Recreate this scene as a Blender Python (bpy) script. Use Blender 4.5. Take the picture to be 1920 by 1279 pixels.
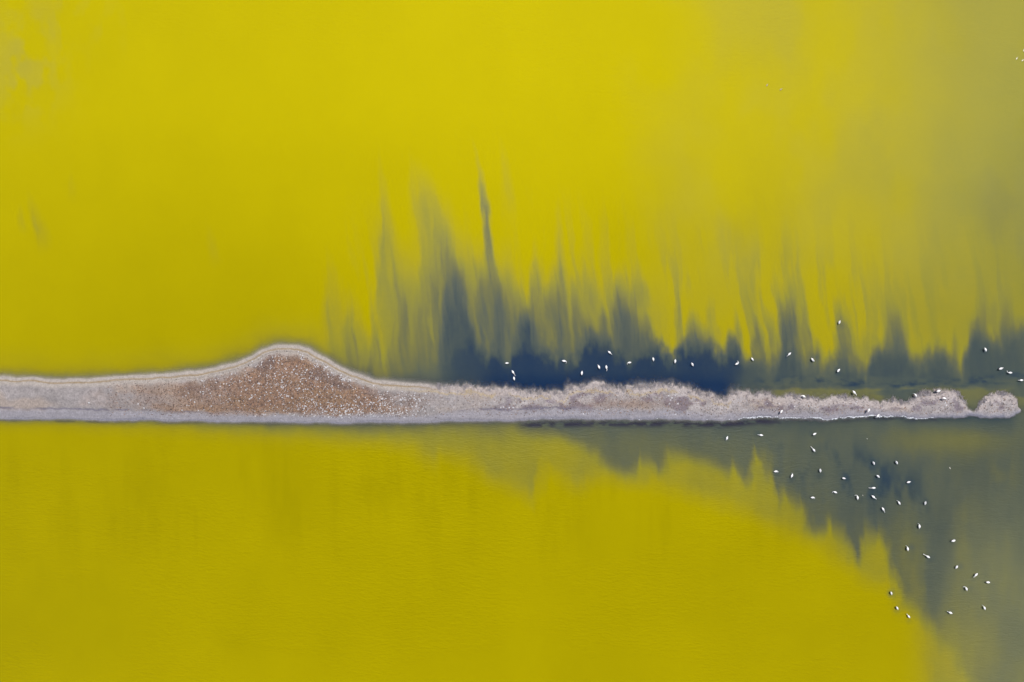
import bpy, math, random
import numpy as np

random.seed(11)
RNG = np.random.default_rng(7)
scene = bpy.context.scene
for o in list(bpy.data.objects):
    bpy.data.objects.remove(o)

# ---------------------------------------------------------------- camera
PX = 0.08                      # metres on the water per photograph pixel
CAM_H = 102.4                  # drone height (24 mm equivalent lens, looking straight down)
cam_d = bpy.data.cameras.new('camera')
cam_d.sensor_width = 36.0
cam_d.lens = 36.0 * CAM_H / (1920 * PX)
cam_d.clip_end = 20000
cam = bpy.data.objects.new('camera', cam_d)
cam.location = (0, 0, CAM_H)
scene.collection.objects.link(cam)
scene.camera = cam

# ---------------------------------------------------------------- light
SUN_ELEV = 68.0
world = bpy.data.worlds.new('World')
scene.world = world
world.use_nodes = True
wn = world.node_tree.nodes
wl = world.node_tree.links
wn.clear()
sky = wn.new('ShaderNodeTexSky')
sky.sky_type = 'NISHITA'
sky.sun_disc = False
sky.sun_elevation = math.radians(SUN_ELEV)
sky.sun_rotation = math.radians(0)
bg = wn.new('ShaderNodeBackground')
bg.inputs['Strength'].default_value = 0.08
wo = wn.new('ShaderNodeOutputWorld')
wl.new(sky.outputs[0], bg.inputs['Color'])
wl.new(bg.outputs[0], wo.inputs['Surface'])
sun_d = bpy.data.lights.new('sun', 'SUN')
sun_d.energy = 4.7
sun_d.angle = math.radians(0.55)
sun_d.color = (1.0, 0.965, 0.92)
sun = bpy.data.objects.new('sun', sun_d)
sun.rotation_euler = (math.radians(-(90 - SUN_ELEV)), math.radians(4), 0)
sun.location = (0, 60, 120)
scene.collection.objects.link(sun)
scene.view_settings.view_transform = 'Standard'
scene.view_settings.look = 'None'
scene.view_settings.exposure = 0.0
scene.view_settings.gamma = 1.0
scene.render.resolution_x = 1024
scene.render.resolution_y = 682

# ---------------------------------------------------------------- helpers
def wx(px): return (px - 960.0) * PX
def wy(py): return (639.5 - py) * PX

def tag(o, label=None, cat=None, group=None, kind=None):
    if label: o['label'] = label
    if cat: o['category'] = cat
    if group: o['group'] = group
    if kind: o['kind'] = kind
    return o

def lin(c):
    c = np.asarray(c, float) / 255.0
    return np.where(c <= 0.04045, c / 12.92, ((c + 0.055) / 1.055) ** 2.4)

EXPO = 1.56                    # light the photograph's flat surfaces receive, per unit albedo
def alb(r, g, b):
    v = lin((r, g, b)) / EXPO
    return (float(v[0]), float(v[1]), float(v[2]))

def smooth(a, b, x):
    t = np.clip((x - a) / (b - a), 0, 1)
    return t * t * (3 - 2 * t)

def _hash(ix, iy, seed):
    h = (ix.astype(np.int64) * 374761393 + iy.astype(np.int64) * 668265263 + seed * 2147483647) & 0xffffffff
    h = ((h ^ (h >> 13)) * 1274126177) & 0xffffffff
    h = ((h ^ (h >> 16)) * 2246822519) & 0xffffffff
    return ((h ^ (h >> 15)) & 0xffffff) / float(0xffffff)

def vnoise(x, y, seed=0):
    x = np.asarray(x, float); y = np.asarray(y, float)
    ix = np.floor(x); iy = np.floor(y)
    fx = x - ix; fy = y - iy
    ux = fx ** 3 * (fx * (fx * 6 - 15) + 10); uy = fy ** 3 * (fy * (fy * 6 - 15) + 10)
    a = _hash(ix, iy, seed); b = _hash(ix + 1, iy, seed)
    c = _hash(ix, iy + 1, seed); d = _hash(ix + 1, iy + 1, seed)
    return (a * (1 - ux) + b * ux) * (1 - uy) + (c * (1 - ux) + d * ux) * uy

def fbm(x, y, seed=0, octv=4, gain=0.5):
    s = 0; amp = 1; tot = 0
    for k in range(octv):
        s = s + amp * vnoise(x * 2 ** k + 17.3 * k, y * 2 ** k + 9.1 * k, seed + k)
        tot += amp; amp *= gain
    return s / tot                                  # 0..1

def mesh_object(name, verts, faces, mat, parent=None, smooth_shade=True, attrs=None, colors=None):
    verts = np.asarray(verts, np.float32); faces = np.asarray(faces, np.int32)
    n = faces.shape[1]
    me = bpy.data.meshes.new(name)
    me.vertices.add(len(verts)); me.vertices.foreach_set('co', verts.ravel())
    me.loops.add(faces.size); me.loops.foreach_set('vertex_index', faces.ravel())
    me.polygons.add(len(faces))
    me.polygons.foreach_set('loop_start', np.arange(0, faces.size, n, dtype=np.int32))
    me.polygons.foreach_set('loop_total', np.full(len(faces), n, np.int32))
    me.polygons.foreach_set('use_smooth', np.full(len(faces), smooth_shade, bool))
    me.update(calc_edges=True)
    for k, v in (attrs or {}).items():
        a = me.attributes.new(k, 'FLOAT', 'POINT'); a.data.foreach_set('value', np.asarray(v, np.float32).ravel())
    for k, v in (colors or {}).items():
        v = np.asarray(v, np.float32)
        rgba = np.ones((len(verts), 4), np.float32); rgba[:, :3] = v
        a = me.attributes.new(k, 'FLOAT_COLOR', 'POINT'); a.data.foreach_set('color', rgba.ravel())
    me.materials.append(mat)
    o = bpy.data.objects.new(name, me)
    scene.collection.objects.link(o)
    if parent: o.parent = parent
    return o

def grid_faces(nx, ny, keep=None):
    i = np.arange((ny - 1) * (nx - 1)); r = i // (nx - 1); c = i % (nx - 1)
    a = r * nx + c
    f = np.stack([a, a + nx, a + nx + 1, a + 1], 1)   # rows run downwards in the photo: this winding faces up
    if keep is not None:
        f = f[keep.ravel()[f].any(1)]
    return f

class NT:
    def __init__(self, name):
        self.m = bpy.data.materials.new(name); self.m.use_nodes = True
        self.t = self.m.node_tree; self.t.nodes.clear()
        self.out = self.n('ShaderNodeOutputMaterial')
    def n(self, typ, **kw):
        x = self.t.nodes.new(typ)
        for k, v in kw.items(): setattr(x, k, v)
        return x
    def l(self, a, b): self.t.links.new(a, b)
    def attr(self, name, out='Fac'):
        a = self.n('ShaderNodeAttribute'); a.attribute_name = name
        return a.outputs[out]
    def put(self, sock, v):
        if hasattr(v, 'node'): self.l(v, sock)
        else: sock.default_value = v
    def math(self, op, a, b=None, clamp=False):
        x = self.n('ShaderNodeMath', operation=op); x.use_clamp = clamp
        self.put(x.inputs[0], a)
        if b is not None: self.put(x.inputs[1], b)
        return x.outputs[0]
    def noise(self, vec, scale, detail=3, rough=0.5, dist=0.0):
        x = self.n('ShaderNodeTexNoise')
        self.l(vec, x.inputs['Vector'])
        x.inputs['Scale'].default_value = scale; x.inputs['Detail'].default_value = detail
        x.inputs['Roughness'].default_value = rough; x.inputs['Distortion'].default_value = dist
        return x.outputs['Fac']
    def mapped(self, vec, sc, rot=0.0):
        x = self.n('ShaderNodeMapping'); self.l(vec, x.inputs['Vector'])
        x.inputs['Scale'].default_value = sc; x.inputs['Rotation'].default_value = (0, 0, rot)
        return x.outputs[0]
    def mix(self, fac, a, b, typ='MIX'):
        x = self.n('ShaderNodeMix', data_type='RGBA', blend_type=typ)
        self.put(x.inputs[0], fac); self.put(x.inputs[6], a); self.put(x.inputs[7], b)
        return x.outputs[2]
    def ramp(self, fac, stops):
        x = self.n('ShaderNodeValToRGB'); self.l(fac, x.inputs[0])
        e = x.color_ramp.elements
        while len(e) < len(stops): e.new(0.5)
        for el, (p, c) in zip(e, stops):
            el.position = p; el.color = (*c, 1)
        return x.outputs[0]

# ---------------------------------------------------------------- shoreline (photo pixels -> metres on the lake surface)
NX = [-9000, -4000, -2200, -1400, -900, -500, -200, 0, 60, 100, 200, 300, 360, 400, 440, 470, 492, 507, 522, 560, 578, 600, 630, 660, 700, 760, 800, 850, 880,
      905, 950, 985, 1000, 1030, 1055, 1066, 1090, 1115, 1140, 1170, 1200, 1240, 1262, 1290, 1325, 1348, 1362, 1372, 1385, 1410,
      1440, 1455, 1480, 1505, 1540, 1570, 1600, 1622, 1650, 1668, 1676, 1700, 1716, 1728, 1755, 1780, 1792, 1799, 1804, 1808, 1812, 1817, 1822,
      1826, 1831, 1836, 1842, 1850, 1868, 1888, 1897, 1903, 1908, 1912, 1917, 1960, 2200, 9000]
NY = [640, 690, 660, 720, 690, 712, 700, 706, 709, 712, 708, 703, 697, 691, 681, 669, 656, 650, 647, 649, 654, 667, 684, 699, 713, 719, 721, 726, 724,
      729, 730, 733, 734, 736, 739, 727, 723, 721, 724, 729, 725, 722, 724, 730, 739, 746, 747, 737, 735, 738,
      736, 744, 742, 745, 749, 742, 746, 750, 757, 754, 751, 755, 742, 738, 735, 734, 735, 739, 746, 755, 762, 769, 773,
      773, 769, 761, 753, 745, 738, 738, 742, 748, 757, 768, 786, 810, 830, 830]
SX = [-9000, -2000, -1000, 0, 200, 480, 640, 800, 880, 980, 1100, 1250, 1350, 1385, 1420, 1450, 1550, 1640, 1700, 1760, 1808, 1822, 1836, 1880, 1906, 1912, 1920, 9000]
SY = [740, 800, 780, 784, 787, 791, 793, 791, 789, 788, 786, 786, 787, 785, 781, 782, 785, 780, 783, 784, 783, 780, 782, 783, 778, 772, 765, 760]

def north(x): return np.interp(x, NX, NY)
def south(x): return np.interp(x, SX, SY)

def land(x, y):
    """height of the sandbank above the lake surface (m) and distances (px) from its two shores"""
    rough = smooth(800, 900, x)
    x_true = x
    x = x + smooth(1770, 1800, x) * (fbm(x / 7, y / 7, 2, 3) - 0.5) * 9
    wob = (fbm(x / 34, y / 34, 3, 3) - 0.5) * (5 + 5 * rough) + (fbm(x / 6.5, y / 9, 5, 3) - 0.5) * (1.8 + 11 * rough)
    slope = np.gradient(np.interp(np.arange(-200, 2200), NX, NY))
    sl = np.interp(x, np.arange(-200, 2200), slope)
    dn = (y - north(x) + wob) / np.sqrt(1 + np.clip(sl, -1, 1) ** 2)
    wob_s = (fbm(x / 40, y / 60, 8, 3) - 0.5) * 5 + (fbm(x / 8, y / 12, 9, 3) - 0.5) * (1.8 + 2.6 * smooth(900, 1100, x))
    ds = south(x) - y + wob_s
    d = np.minimum(dn, ds * 0.8)
    top = 0.55 + 0.55 * np.exp(-((x - 540) / 150.0) ** 2)
    h = np.where(d > 0, top * (1 - np.exp(-np.clip(d, 0, None) * PX / (1.7 * top / 0.55))), d * PX * np.where(dn < ds, 0.10, 0.22))
    h = h + np.where(d > 3, (fbm(x / 12, y / 12, 21, 3) - 0.5) * 0.10 * smooth(3, 20, d), 0)
    return h, dn, ds

# ---------------------------------------------------------------- algae: how far the yellow bloom has cleared from the dark water
# (tip x, tip y, base x, base y, half width at base, clearing, sharp side: -1 left, 1 right, 0 both soft, bend)
STREAKS = [
    (878, 240, 924, 590, 9, .56, 0, 8), (884, 300, 916, 470, 5, .30, 0, 4), (850, 452, 868, 735, 27, .80, 0, -4), (836, 478, 850, 700, 14, .5, 0, 0), (862, 462, 880, 650, 8, .4, 0, 0),
    (995, 534, 996, 700, 26, .85, 0, 0), (1000, 430, 1010, 620, 14, .30, -1, 0), (1162, 478, 1168, 680, 24, .60, -1, 0), (1166, 540, 1190, 700, 22, .22, -1, 0),
    (1098, 580, 1112, 690, 18, .60, -1, 0), (1132, 552, 1130, 690, 14, .60, 0, 0), (1210, 562, 1230, 690, 15, .60, 1, 0),
    (1297, 566, 1308, 700, 26, .74, -1, 0), (1362, 602, 1372, 700, 16, .86, 0, 2), (1378, 552, 1384, 690, 9, .34, 0, 0), (1410, 575, 1418, 690, 9, .34, -1, 0),
    (1482, 498, 1484, 690, 12, .44, 1, 0), (1464, 520, 1472, 700, 22, .52, -1, 0), (1500, 540, 1520, 690, 14, .22, 0, 0),
    (1563, 540, 1578, 700, 18, .50, -1, 3), (1664, 536, 1682, 700, 20, .36, -1, 3), (1690, 560, 1690, 690, 12, .26, 1, 0),
    (1826, 572, 1838, 700, 26, .40, -1, 0), (1888, 556, 1896, 700, 26, .34, -1, 0), (1845, 500, 1850, 640, 14, .12, 0, 0),
    (706, 318, 742, 720, 34, .27, -1, 0), (710, 250, 722, 560, 12, .15, -1, 0), (768, 268, 800, 470, 26, .16, -1, 0), (786, 285, 850, 640, 46, .28, -1, 0), (806, 330, 860, 600, 20, .18, 0, 0),
    (1046, 350, 1054, 640, 14, .28, 0, 0), (1054, 420, 1060, 660, 16, .20, -1, 0), (1074, 480, 1088, 660, 10, .34, -1, 0), (1092, 440, 1120, 640, 24, .24, 0, 0),
    (610, 440, 640, 720, 18, .20, -1, 0), (646, 520, 676, 720, 26, .30, -1, 0), (604, 500, 618, 640, 10, .12, 0, 0), (690, 600, 700, 720, 26, .22, 0, 0),
    (946, 420, 966, 690, 26, .28, 0, 0), (930, 450, 936, 690, 18, .34, 0, 0), (900, 460, 906, 690, 16, .40, 0, 0), (1030, 480, 1036, 690, 18, .34, 0, 0), (968, 500, 976, 680, 14, .30, 0, 0),
    (1196, 470, 1206, 600, 9, .28, -1, 0), (1268, 520, 1276, 660, 10, .14, 0, 0), (1330, 540, 1338, 690, 14, .26, 0, 0), (1440, 560, 1446, 690, 14, .24, 0, 0),
    (1620, 600, 1630, 700, 18, .30, 0, 0), (1645, 640, 1650, 700, 16, .40, -1, 0), (1760, 640, 1764, 710, 18, .36, -1, 0), (1785, 600, 1790, 700, 8, .26, 0, 0), (1530, 620, 1536, 700, 12, .34, 0, 0), (1720, 640, 1724, 705, 16, .36, -1, 0),
    (58, 350, 78, 470, 9, .17, -1, 2), (40, 370, 44, 440, 8, .12, 0, 0), (132, 300, 136, 380, 6, .06, 0, 0), (390, 410, 400, 500, 8, .06, 0, 0), (940, 240, 952, 420, 12, .10, 0, 0),
]
# upper band: where the darkest open water starts
BLUE_X = [700, 760, 830, 846, 862, 880, 893, 905, 918, 925, 938, 948, 958, 966, 975, 985, 1005, 1020, 1042, 1050, 1078, 1092, 1105, 1140, 1152, 1170, 1186, 1198, 1210, 1240, 1252, 1258, 1266, 1280, 1330, 1345, 1352, 1372, 1385, 1398, 1420, 1500]
BLUE_Y = [760, 750, 735, 700, 640, 640, 662, 678, 660, 664, 676, 690, 690, 664, 660, 645, 645, 664, 672, 680, 674, 655, 640, 645, 662, 672, 686, 680, 660, 662, 676, 680, 668, 655, 655, 674, 676, 660, 680, 690, 715, 740]
GREY_X = [1340, 1390, 1430, 1452, 1462, 1490, 1510, 1540, 1552, 1590, 1620, 1628, 1640, 1700, 1726, 1745, 1765, 1800, 1815, 1830, 1880, 1925, 2400]
GREY_Y = [680, 672, 680, 680, 660, 655, 672, 690, 668, 664, 690, 696, 650, 652, 680, 655, 660, 690, 640, 610, 640, 600, 560]
# lower water: edges of the grey open water and of the thin olive bloom around it
LOW_X = [560, 900, 960, 985, 1040, 1085, 1120, 1150, 1180, 1196, 1206, 1218, 1232, 1242, 1256, 1290, 1330, 1365, 1376, 1392, 1404, 1418, 1430, 1446, 1462, 1472, 1492, 1498, 1512, 1536, 1550, 1560, 1580, 1604, 1614, 1626, 1640, 1648, 1658, 1672, 1690, 1708, 1740, 1790, 1850, 2400]
LOW_Y = [790, 794, 800, 815, 822, 842, 858, 884, 895, 890, 862, 878, 900, 890, 862, 862, 880, 896, 880, 912, 905, 850, 880, 905, 948, 930, 958, 950, 990, 1006, 985, 1004, 1012, 1062, 1056, 1018, 1006, 1004, 1030, 1080, 1130, 1146, 1176, 1250, 1350, 2600]
OLV_X = [-900, -200, 100, 350, 560, 640, 700, 760, 810, 830, 880, 930, 960, 1002, 1012, 1030, 1060, 1090, 1120, 1180, 1250, 1320, 1360, 1420, 1480, 1540, 1600, 1640, 1660, 1690, 1702, 1716, 1726, 1736, 1760, 1830, 2400]
OLV_Y = [796, 800, 804, 815, 820, 832, 834, 850, 880, 862, 878, 915, 925, 955, 920, 890, 915, 925, 905, 915, 925, 950, 958, 985, 1010, 1040, 1090, 1110, 1110, 1156, 1160, 1170, 1230, 1290, 1350, 1500, 2600]

BIRDS = [  # x, y in the photo, heading (deg, 0 = right, 90 = up), neck pose
    (951, 681, 0, 'tuck'), (962, 698, -58, 'reach'), (964, 710, -80, 'feed'), (1058, 677, -8, 'curl_r'), (1091, 700, -96, 'tuck'),
    (1123, 688, 115, 'feed'), (1137, 689, -84, 'wind'), (1143, 661, -42, 'short'), (1180, 680, 188, 'curl_l'), (1225, 674, -80, 'feed'),
    (1266, 677, 84, 'tuck'), (1298, 683, 120, 'tuck'), (1382, 682, 30, 'curl_l'), (1411, 674, -60, 'tuck'), (1480, 664, 222, 'short'),
    (1524, 675, -55, 'tuck'), (1572, 695, 228, 'tuck'), (1574, 604, 74, 'tuck'), (1848, 656, -72, 'feed'), (1877, 691, 20, 'tuck'),
    (1894, 699, 180, 'curl_r'), (1915, 713, 182, 'short'),
    (1507, 743, 150, 'curl_l'), (1465, 772, 232, 'tuck'), (1602, 736, -52, 'short'), (1629, 769, 70, 'nest'), (1646, 780, 228, 'feed'),
    (1717, 741, 126, 'feed'), (1760, 733, 15, 'nest'), (1771, 747, -14, 'feed'),
    (1363, 822, 248, 'feed'), (1427, 816, 172, 'short'), (1527, 814, 207, 'tuck'),
    (1526, 844, 128, 'reach'), (1455, 884, 8, 'curl_r'), (1485, 892, 66, 'feed'), (1538, 882, 98, 'tuck'), (1582, 897, 170, 'tuck'),
    (1566, 923, 158, 'curl_l'), (1524, 933, 4, 'curl_r'), (1608, 933, 96, 'curl_l'), (1638, 868, 118, 'tuck'), (1681, 867, 122, 'tuck'),
    (1646, 893, 144, 'tuck'), (1638, 915, 182, 'reach'), (1638, 932, -40, 'short'), (1704, 904, 18, 'tuck'), (1656, 955, -60, 'reach'),
    (1686, 943, 120, 'feed'), (1735, 943, 82, 'tuck'),
    (1724, 987, 92, 'feed'), (1788, 1014, 14, 'feed'), (1702, 1029, 98, 'feed'), (1740, 1044, 150, 'reach'), (1794, 1063, 58, 'nest'),
    (1830, 1078, 222, 'short'), (1853, 1092, -6, 'feed'), (1812, 1104, 112, 'curl_l'), (1782, 1149, 156, 'short'), (1846, 1140, 114, 'feed'),
    (1671, 1112, 112, 'nest'), (1682, 1140, 122, 'nest'), (1704, 1156, 128, 'short'),
]

def ndist(x, y, X, Y):
    xs = np.arange(-1000, 2500, 2.0); ys = np.interp(xs, X, Y)
    k = np.ones(15) / 15
    sl = np.abs(np.convolve(np.gradient(ys, xs), k, 'same'))
    return (np.interp(x, X, Y) - y) / np.sqrt(1 + np.interp(x, xs, sl) ** 2)

def sdist(x, y, X, Y):
    return np.interp(x, X, Y) - y              # positive above (towards the top of the photo)

def clearing(x0, y0, upper):
    """0 = dense yellow algae, 1 = open dark blue water"""
    jx = (fbm(x0 / 60, y0 / 130, 31, 4) - 0.5) * 22 + (fbm((x0 - (y0 - 640) * .12) / 7, y0 / 60, 33, 3) - 0.5) * 8
    jy = (fbm(x0 / 30, y0 / 30, 35, 4) - 0.5) * 14
    x = x0 + jx; y = y0 + jy
    up = np.full(x0.shape, upper)
    keep = np.ones_like(x)
    # combed streaks drawn out from the bank
    for tx, ty, bx, by, w, st, side, bend in STREAKS:
        s = (y - ty) / (by - ty)
        sc = np.clip(s, 0, 1)
        xc = tx + (bx - tx) * sc + bend * np.sin(sc * math.pi)
        hw = w * np.power(np.clip(s, 0.0, 1.15), 0.8) + 1.5
        q = (x - xc) / hw
        if side == 0: prof = 1 - smooth(0.0, 1.8, np.abs(q))
        else:
            qq = q * side
            prof = np.where(qq > 0, 1 - smooth(0.35, 1.5, qq), 1 - smooth(0.0, 2.8, -qq))
        end = 1 - (smooth(1.0, 1.12, s) if by > 640 else smooth(0.6, 1.12, s))
        keep = keep * (1 - 0.84 * st * smooth(0, 0.62, s) * prof * end)
    c = 1 - keep
    # thin comb everywhere above the bank
    comb = fbm((x - (y0 - 640) * 0.12) / 15, y0 / 150, 41, 3)
    reach = smooth(330, 640, y0) * smooth(590, 760, x0) * (1 - smooth(1450, 1700, x0) * 0.5)
    c = np.where(up, c + (1 - c) * reach * smooth(0.40, 0.72, comb) * 0.22, c)
    wisp = fbm((x - (y0 - 640) * 0.12) / 6, y0 / 70, 49, 3)
    c = np.where(up, np.clip(c * (0.72 + 0.56 * wisp), 0, 1), c)
    # broad olive veil over the left half of the streaks
    veil = smooth(715, 770, x) * (1 - smooth(880, 990, x)) * smooth(420, 580, y) * 0.26 \
        + smooth(880, 960, x) * (1 - smooth(1180, 1290, x)) * smooth(470, 670, y) * 0.30 * (0.6 + 0.8 * fbm((x0 - (y0 - 640) * .12) / 24, y0 / 130, 48, 3))
    c = np.where(up, c + (1 - c) * veil, c)
    # the dark band along the bank
    b = sdist(x + jx * 0.3, y, BLUE_X, BLUE_Y)
    band = np.maximum(smooth(34, -22, b + (fbm(x0 / 9, y0 / 22, 43, 4) - .5) * 34), smooth(668, 698, y) * 0.97) * smooth(808, 880, x + (fbm(x0 / 50, y0 / 40, 45, 3) - .5) * 50) * (1 - smooth(1370, 1470, x + (y0 - 700) * .5)) * (0.90 + 0.10 * smooth(690, 725, y0))
    wash = smooth(-10, 60, 720 - y0 + 10) * 0
    g = sdist(x, y, GREY_X, GREY_Y)
    grey = smooth(28, -38, g + (fbm(x0 / 10, y0 / 24, 47, 4) - .5) * 30) * smooth(1350, 1420, x) * (0.62 - 0.09 * smooth(1750, 1950, x))
    lft = (0.30 * smooth(580, 700, y) + 0.32 * smooth(690, 725, y)) * smooth(690, 800, x + (y0 - 690) * .8 + (fbm(x0 / 40, y0 / 40, 46, 3) - .5) * 60) * (1 - smooth(850, 930, x))
    for v in (band, grey, lft):
        c = np.where(up, 1 - (1 - v) * (1 - c * (1 - 0.55 * v)), c)
    # dark ragged weed line and the olive shallows behind it, right-hand part
    ln = np.exp(-((y - np.interp(x0, [1380, 1500, 1700, 1800, 1920], [722, 712, 724, 716, 706])) / 8.0) ** 2) * smooth(1390, 1440, x) * smooth(.3, .85, fbm(x0 / 16, y0 / 8, 51, 4))
    c = np.where(up, c + (1 - c) * np.clip(ln, 0, 1) * 0.75, c)
    shal = smooth(0.35, 0.6, fbm(x0 / 60, y0 / 18, 53, 3)) * smooth(720, 734, y) * smooth(1430, 1470, x)
    c = np.where(up, c * (1 - 0.38 * shal), c)
    # right margin of the upper lake thins out
    big = fbm(x0 / 300, y0 / 300, 61, 3)
    tr = smooth(1500, 1960, x0 + (big - 0.5) * 260) * (0.17 + 0.10 * np.exp(-((y0 - 330) / 170.0) ** 2)) + 0.06 * smooth(1200, 1500, x0)
    tr2 = 0.05 * smooth(1180, 1300, x0 + (big - .5) * 200) * smooth(0.40, 0.62, fbm(x0 / 180, y0 / 260, 63, 4))
    c = np.where(up, c + (1 - c) * np.clip(tr + tr2, 0, 1), c)
    # faint greyer patch, upper left
    pt = np.exp(-(((x0 - 42) / 62.0) ** 2 + ((y0 - 120) / 78.0) ** 2)) * smooth(0.40, 0.60, fbm(x0 / 40, y0 / 60, 65, 4))
    c = np.where(up, c + (1 - c) * pt * 0.05, c)
    # ---- lower lake
    lo = ~up
    jagx = x + (fbm(x0 / 18, y0 / 50, 71, 4) - 0.5) * 24
    a1 = smooth(-14, 30, ndist(jagx, y, LOW_X, LOW_Y)) * smooth(930, 1010, x0)
    a2 = smooth(-18, 40, ndist(jagx, y, OLV_X, OLV_Y))
    mott = fbm(x0 / 55, y0 / 150, 73, 4)
    right = smooth(1740, 1880, x0)
    low = a2 * (0.20 + 0.14 * (mott - .5)) + a1 * (0.32 + 0.05 * smooth(1150, 1450, x0) + 0.05 * smooth(1750, 1850, x0) - 0.06 * smooth(1080, 1300, y0))
    core = np.exp(-(((x0 - 1610) / 150.0) ** 2 + ((y0 - 895 - (x0 - 1610) * 0.25) / 62.0) ** 2))
    low = low + (1 - low) * core * (0.14 + 0.58 * smooth(0.35, 0.75, fbm(x0 / 26, y0 / 60, 75, 4)))
    tail = smooth(1560, 1760, x0) * smooth(900, 1000, y0)
    low = low + a1 * tail * (mott - 0.5) * 0.26
    yel = np.exp(-(((x0 - 1790) / 110.0) ** 2 + ((y0 - 822) / 30.0) ** 2)) + 0.8 * np.exp(-(((x0 - 1865) / 50.0) ** 2 + ((y0 - 890) / 50.0) ** 2)) * smooth(.4, .6, mott)
    low = low * (1 - 0.26 * np.clip(yel, 0, 1))
    ryel = np.exp(-(((x0 - 1790) / 90.0) ** 2 + ((y0 - 1210) / 70.0) ** 2))
    low = low * (1 - 0.40 * ryel)
    faint = smooth(0.5, 0.8, fbm(x0 / 13, y0 / 120, 77, 3)) * 0.0 * np.exp(-((y0 - 935) / 120.0) ** 2) * smooth(100, 300, x0)
    c = np.where(lo, np.clip(low + faint, 0, 1), c)
    # small darker, less yellow spots around each bird in the water
    for i, (bx, by, hd, ps) in enumerate(BIRDS):
        if 720 < by < 800: continue
        r = random.Random(i)
        for k in range(2):
            ox, oy = r.uniform(-7, 7), r.uniform(-5, 9)
            rr = r.uniform(4, 8)
            m = (np.abs(x0 - bx - ox) < 26) & (np.abs(y0 - by - oy) < 26)
            if m.any():
                g_ = np.exp(-(((x0[m] - bx - ox) / rr) ** 2 + ((y0[m] - by - oy) / rr) ** 2)) * r.uniform(.04, .22)
                c[m] = c[m] + (1 - c[m]) * g_
    return np.clip(c, 0, 1)

# ---------------------------------------------------------------- lake water
def axis(lo, hi, step, fine=None, far=9000):
    a = list(np.arange(lo, hi + 1e-6, step))
    if fine:
        f0, f1, fs = fine
        a = [v for v in a if v < f0] + list(np.arange(f0, f1, fs)) + [v for v in a if v > f1]
    s = step; p = a[0]; pre = []
    while p > -far * 3:
        s *= 1.35; p -= s; pre.append(p)
    s = step; p = a[-1]; post = []
    while p < far * 3:
        s *= 1.35; p += s; post.append(p)
    return np.array(pre[::-1] + a + post)

gx = axis(-120, 2040, 2.5)
gy = axis(-120, 1400, 3.5, fine=(640, 812, 1.5))
X, Y = np.meshgrid(gx, gy)
H, DN, DS = land(X, Y)
C = np.zeros_like(X)
side = smooth(742, 782, Y + (fbm(X / 30, Y / 30, 29, 3) - .5) * 16)
mu = side < 1; ml = side > 0
C[mu] += clearing(X[mu], Y[mu], True) * (1 - side[mu])
C[ml] += clearing(X[ml], Y[ml], False) * side[ml]
offshore = np.where(H < 0, -H / (PX * 0.10), 0.0)          # px out from the waterline
# thin bloom right against the banks
lefty = 1 - smooth(640, 760, X)
nsh = (0.17 * np.exp(-(offshore / 12.0) ** 2) + 0.13 * np.exp(-(offshore / 38.0) ** 2) * (0.4 + 1.2 * fbm(X / 60, Y / 30, 82, 3))) * (Y < 745) * lefty
soff = np.clip(Y - south(X), 0, None)
ssh = (0.34 * np.exp(-soff / 7.0) + 0.22 * np.exp(-(soff / 30.0) ** 2) * smooth(250, 650, X) * (0.3 + 1.4 * fbm(X / 30, Y / 40, 86, 3))) * (Y > south(X) - 2) * (1 - smooth(1890, 1915, X))
C = np.clip(C + (1 - C) * np.clip(nsh + ssh, 0, 1), 0, 1)
# dark weed mat under the lower shore
weed = np.exp(-((Y - (south(X) + 9)) / 6.0) ** 2) * smooth(960, 1000, X) * (1 - smooth(1430, 1500, X)) * smooth(0.30, 0.55, fbm(X / 14, Y / 7, 81, 3))
weed += 0.55 * np.exp(-((Y - (south(X) + 4)) / 3.0) ** 2) * (1 - 0.6 * smooth(280, 420, X)) * (1 - smooth(940, 1000, X)) * smooth(0.25, 0.6, fbm(X / 30, Y / 8, 83, 3))
weed += 0.55 * np.exp(-((Y - (south(X) + 4)) / 4.0) ** 2) * smooth(1430, 1480, X) * (1 - smooth(1740, 1800, X)) * smooth(0.35, 0.6, fbm(X / 10, Y / 6, 84, 3))
# wind ripples: the lower lake is open to the wind, the upper one calm in the lee of the bank
rip = np.where(Y > south(X), 1.0, 0.0) * (0.25 + 0.95 * smooth(0.32, 0.68, fbm(X / 170, Y / 90, 85, 4)))
rip = rip + np.where(Y < 760, 0.35 * (1 - smooth(60, 420, Y)) * (0.3 + 1.2 * smooth(0.35, 0.65, fbm(X / 200, Y / 160, 87, 3))), 0) + np.where(Y < 760, 0.06, 0)
depth = np.clip(-H, 0, None)
solid = 1 - np.exp(-depth / (0.058 - 0.030 * smooth(1500, 1700, X)))
solid = np.where(H > 0, 0, solid)
dens_glint = 0.25 + 0.20 * (fbm(X / 420, Y / 300, 91, 4) - .5) + 0.14 * (fbm(X / 90, Y / 110, 92, 4) - .5) - np.where(Y > 760, 0.10 * smooth(0.40, 0.80, fbm(X / 24, Y / 110, 93, 4)) * np.exp(-((Y - 930) / 130.0) ** 2), 0) + np.where(Y < 760, 0.45 * (1 - smooth(150, 690, Y)), -0.05 + 0.05 * smooth(1150, 1300, Y))   # patchy algae tone, plus sun glint painted brighter towards the top
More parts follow.
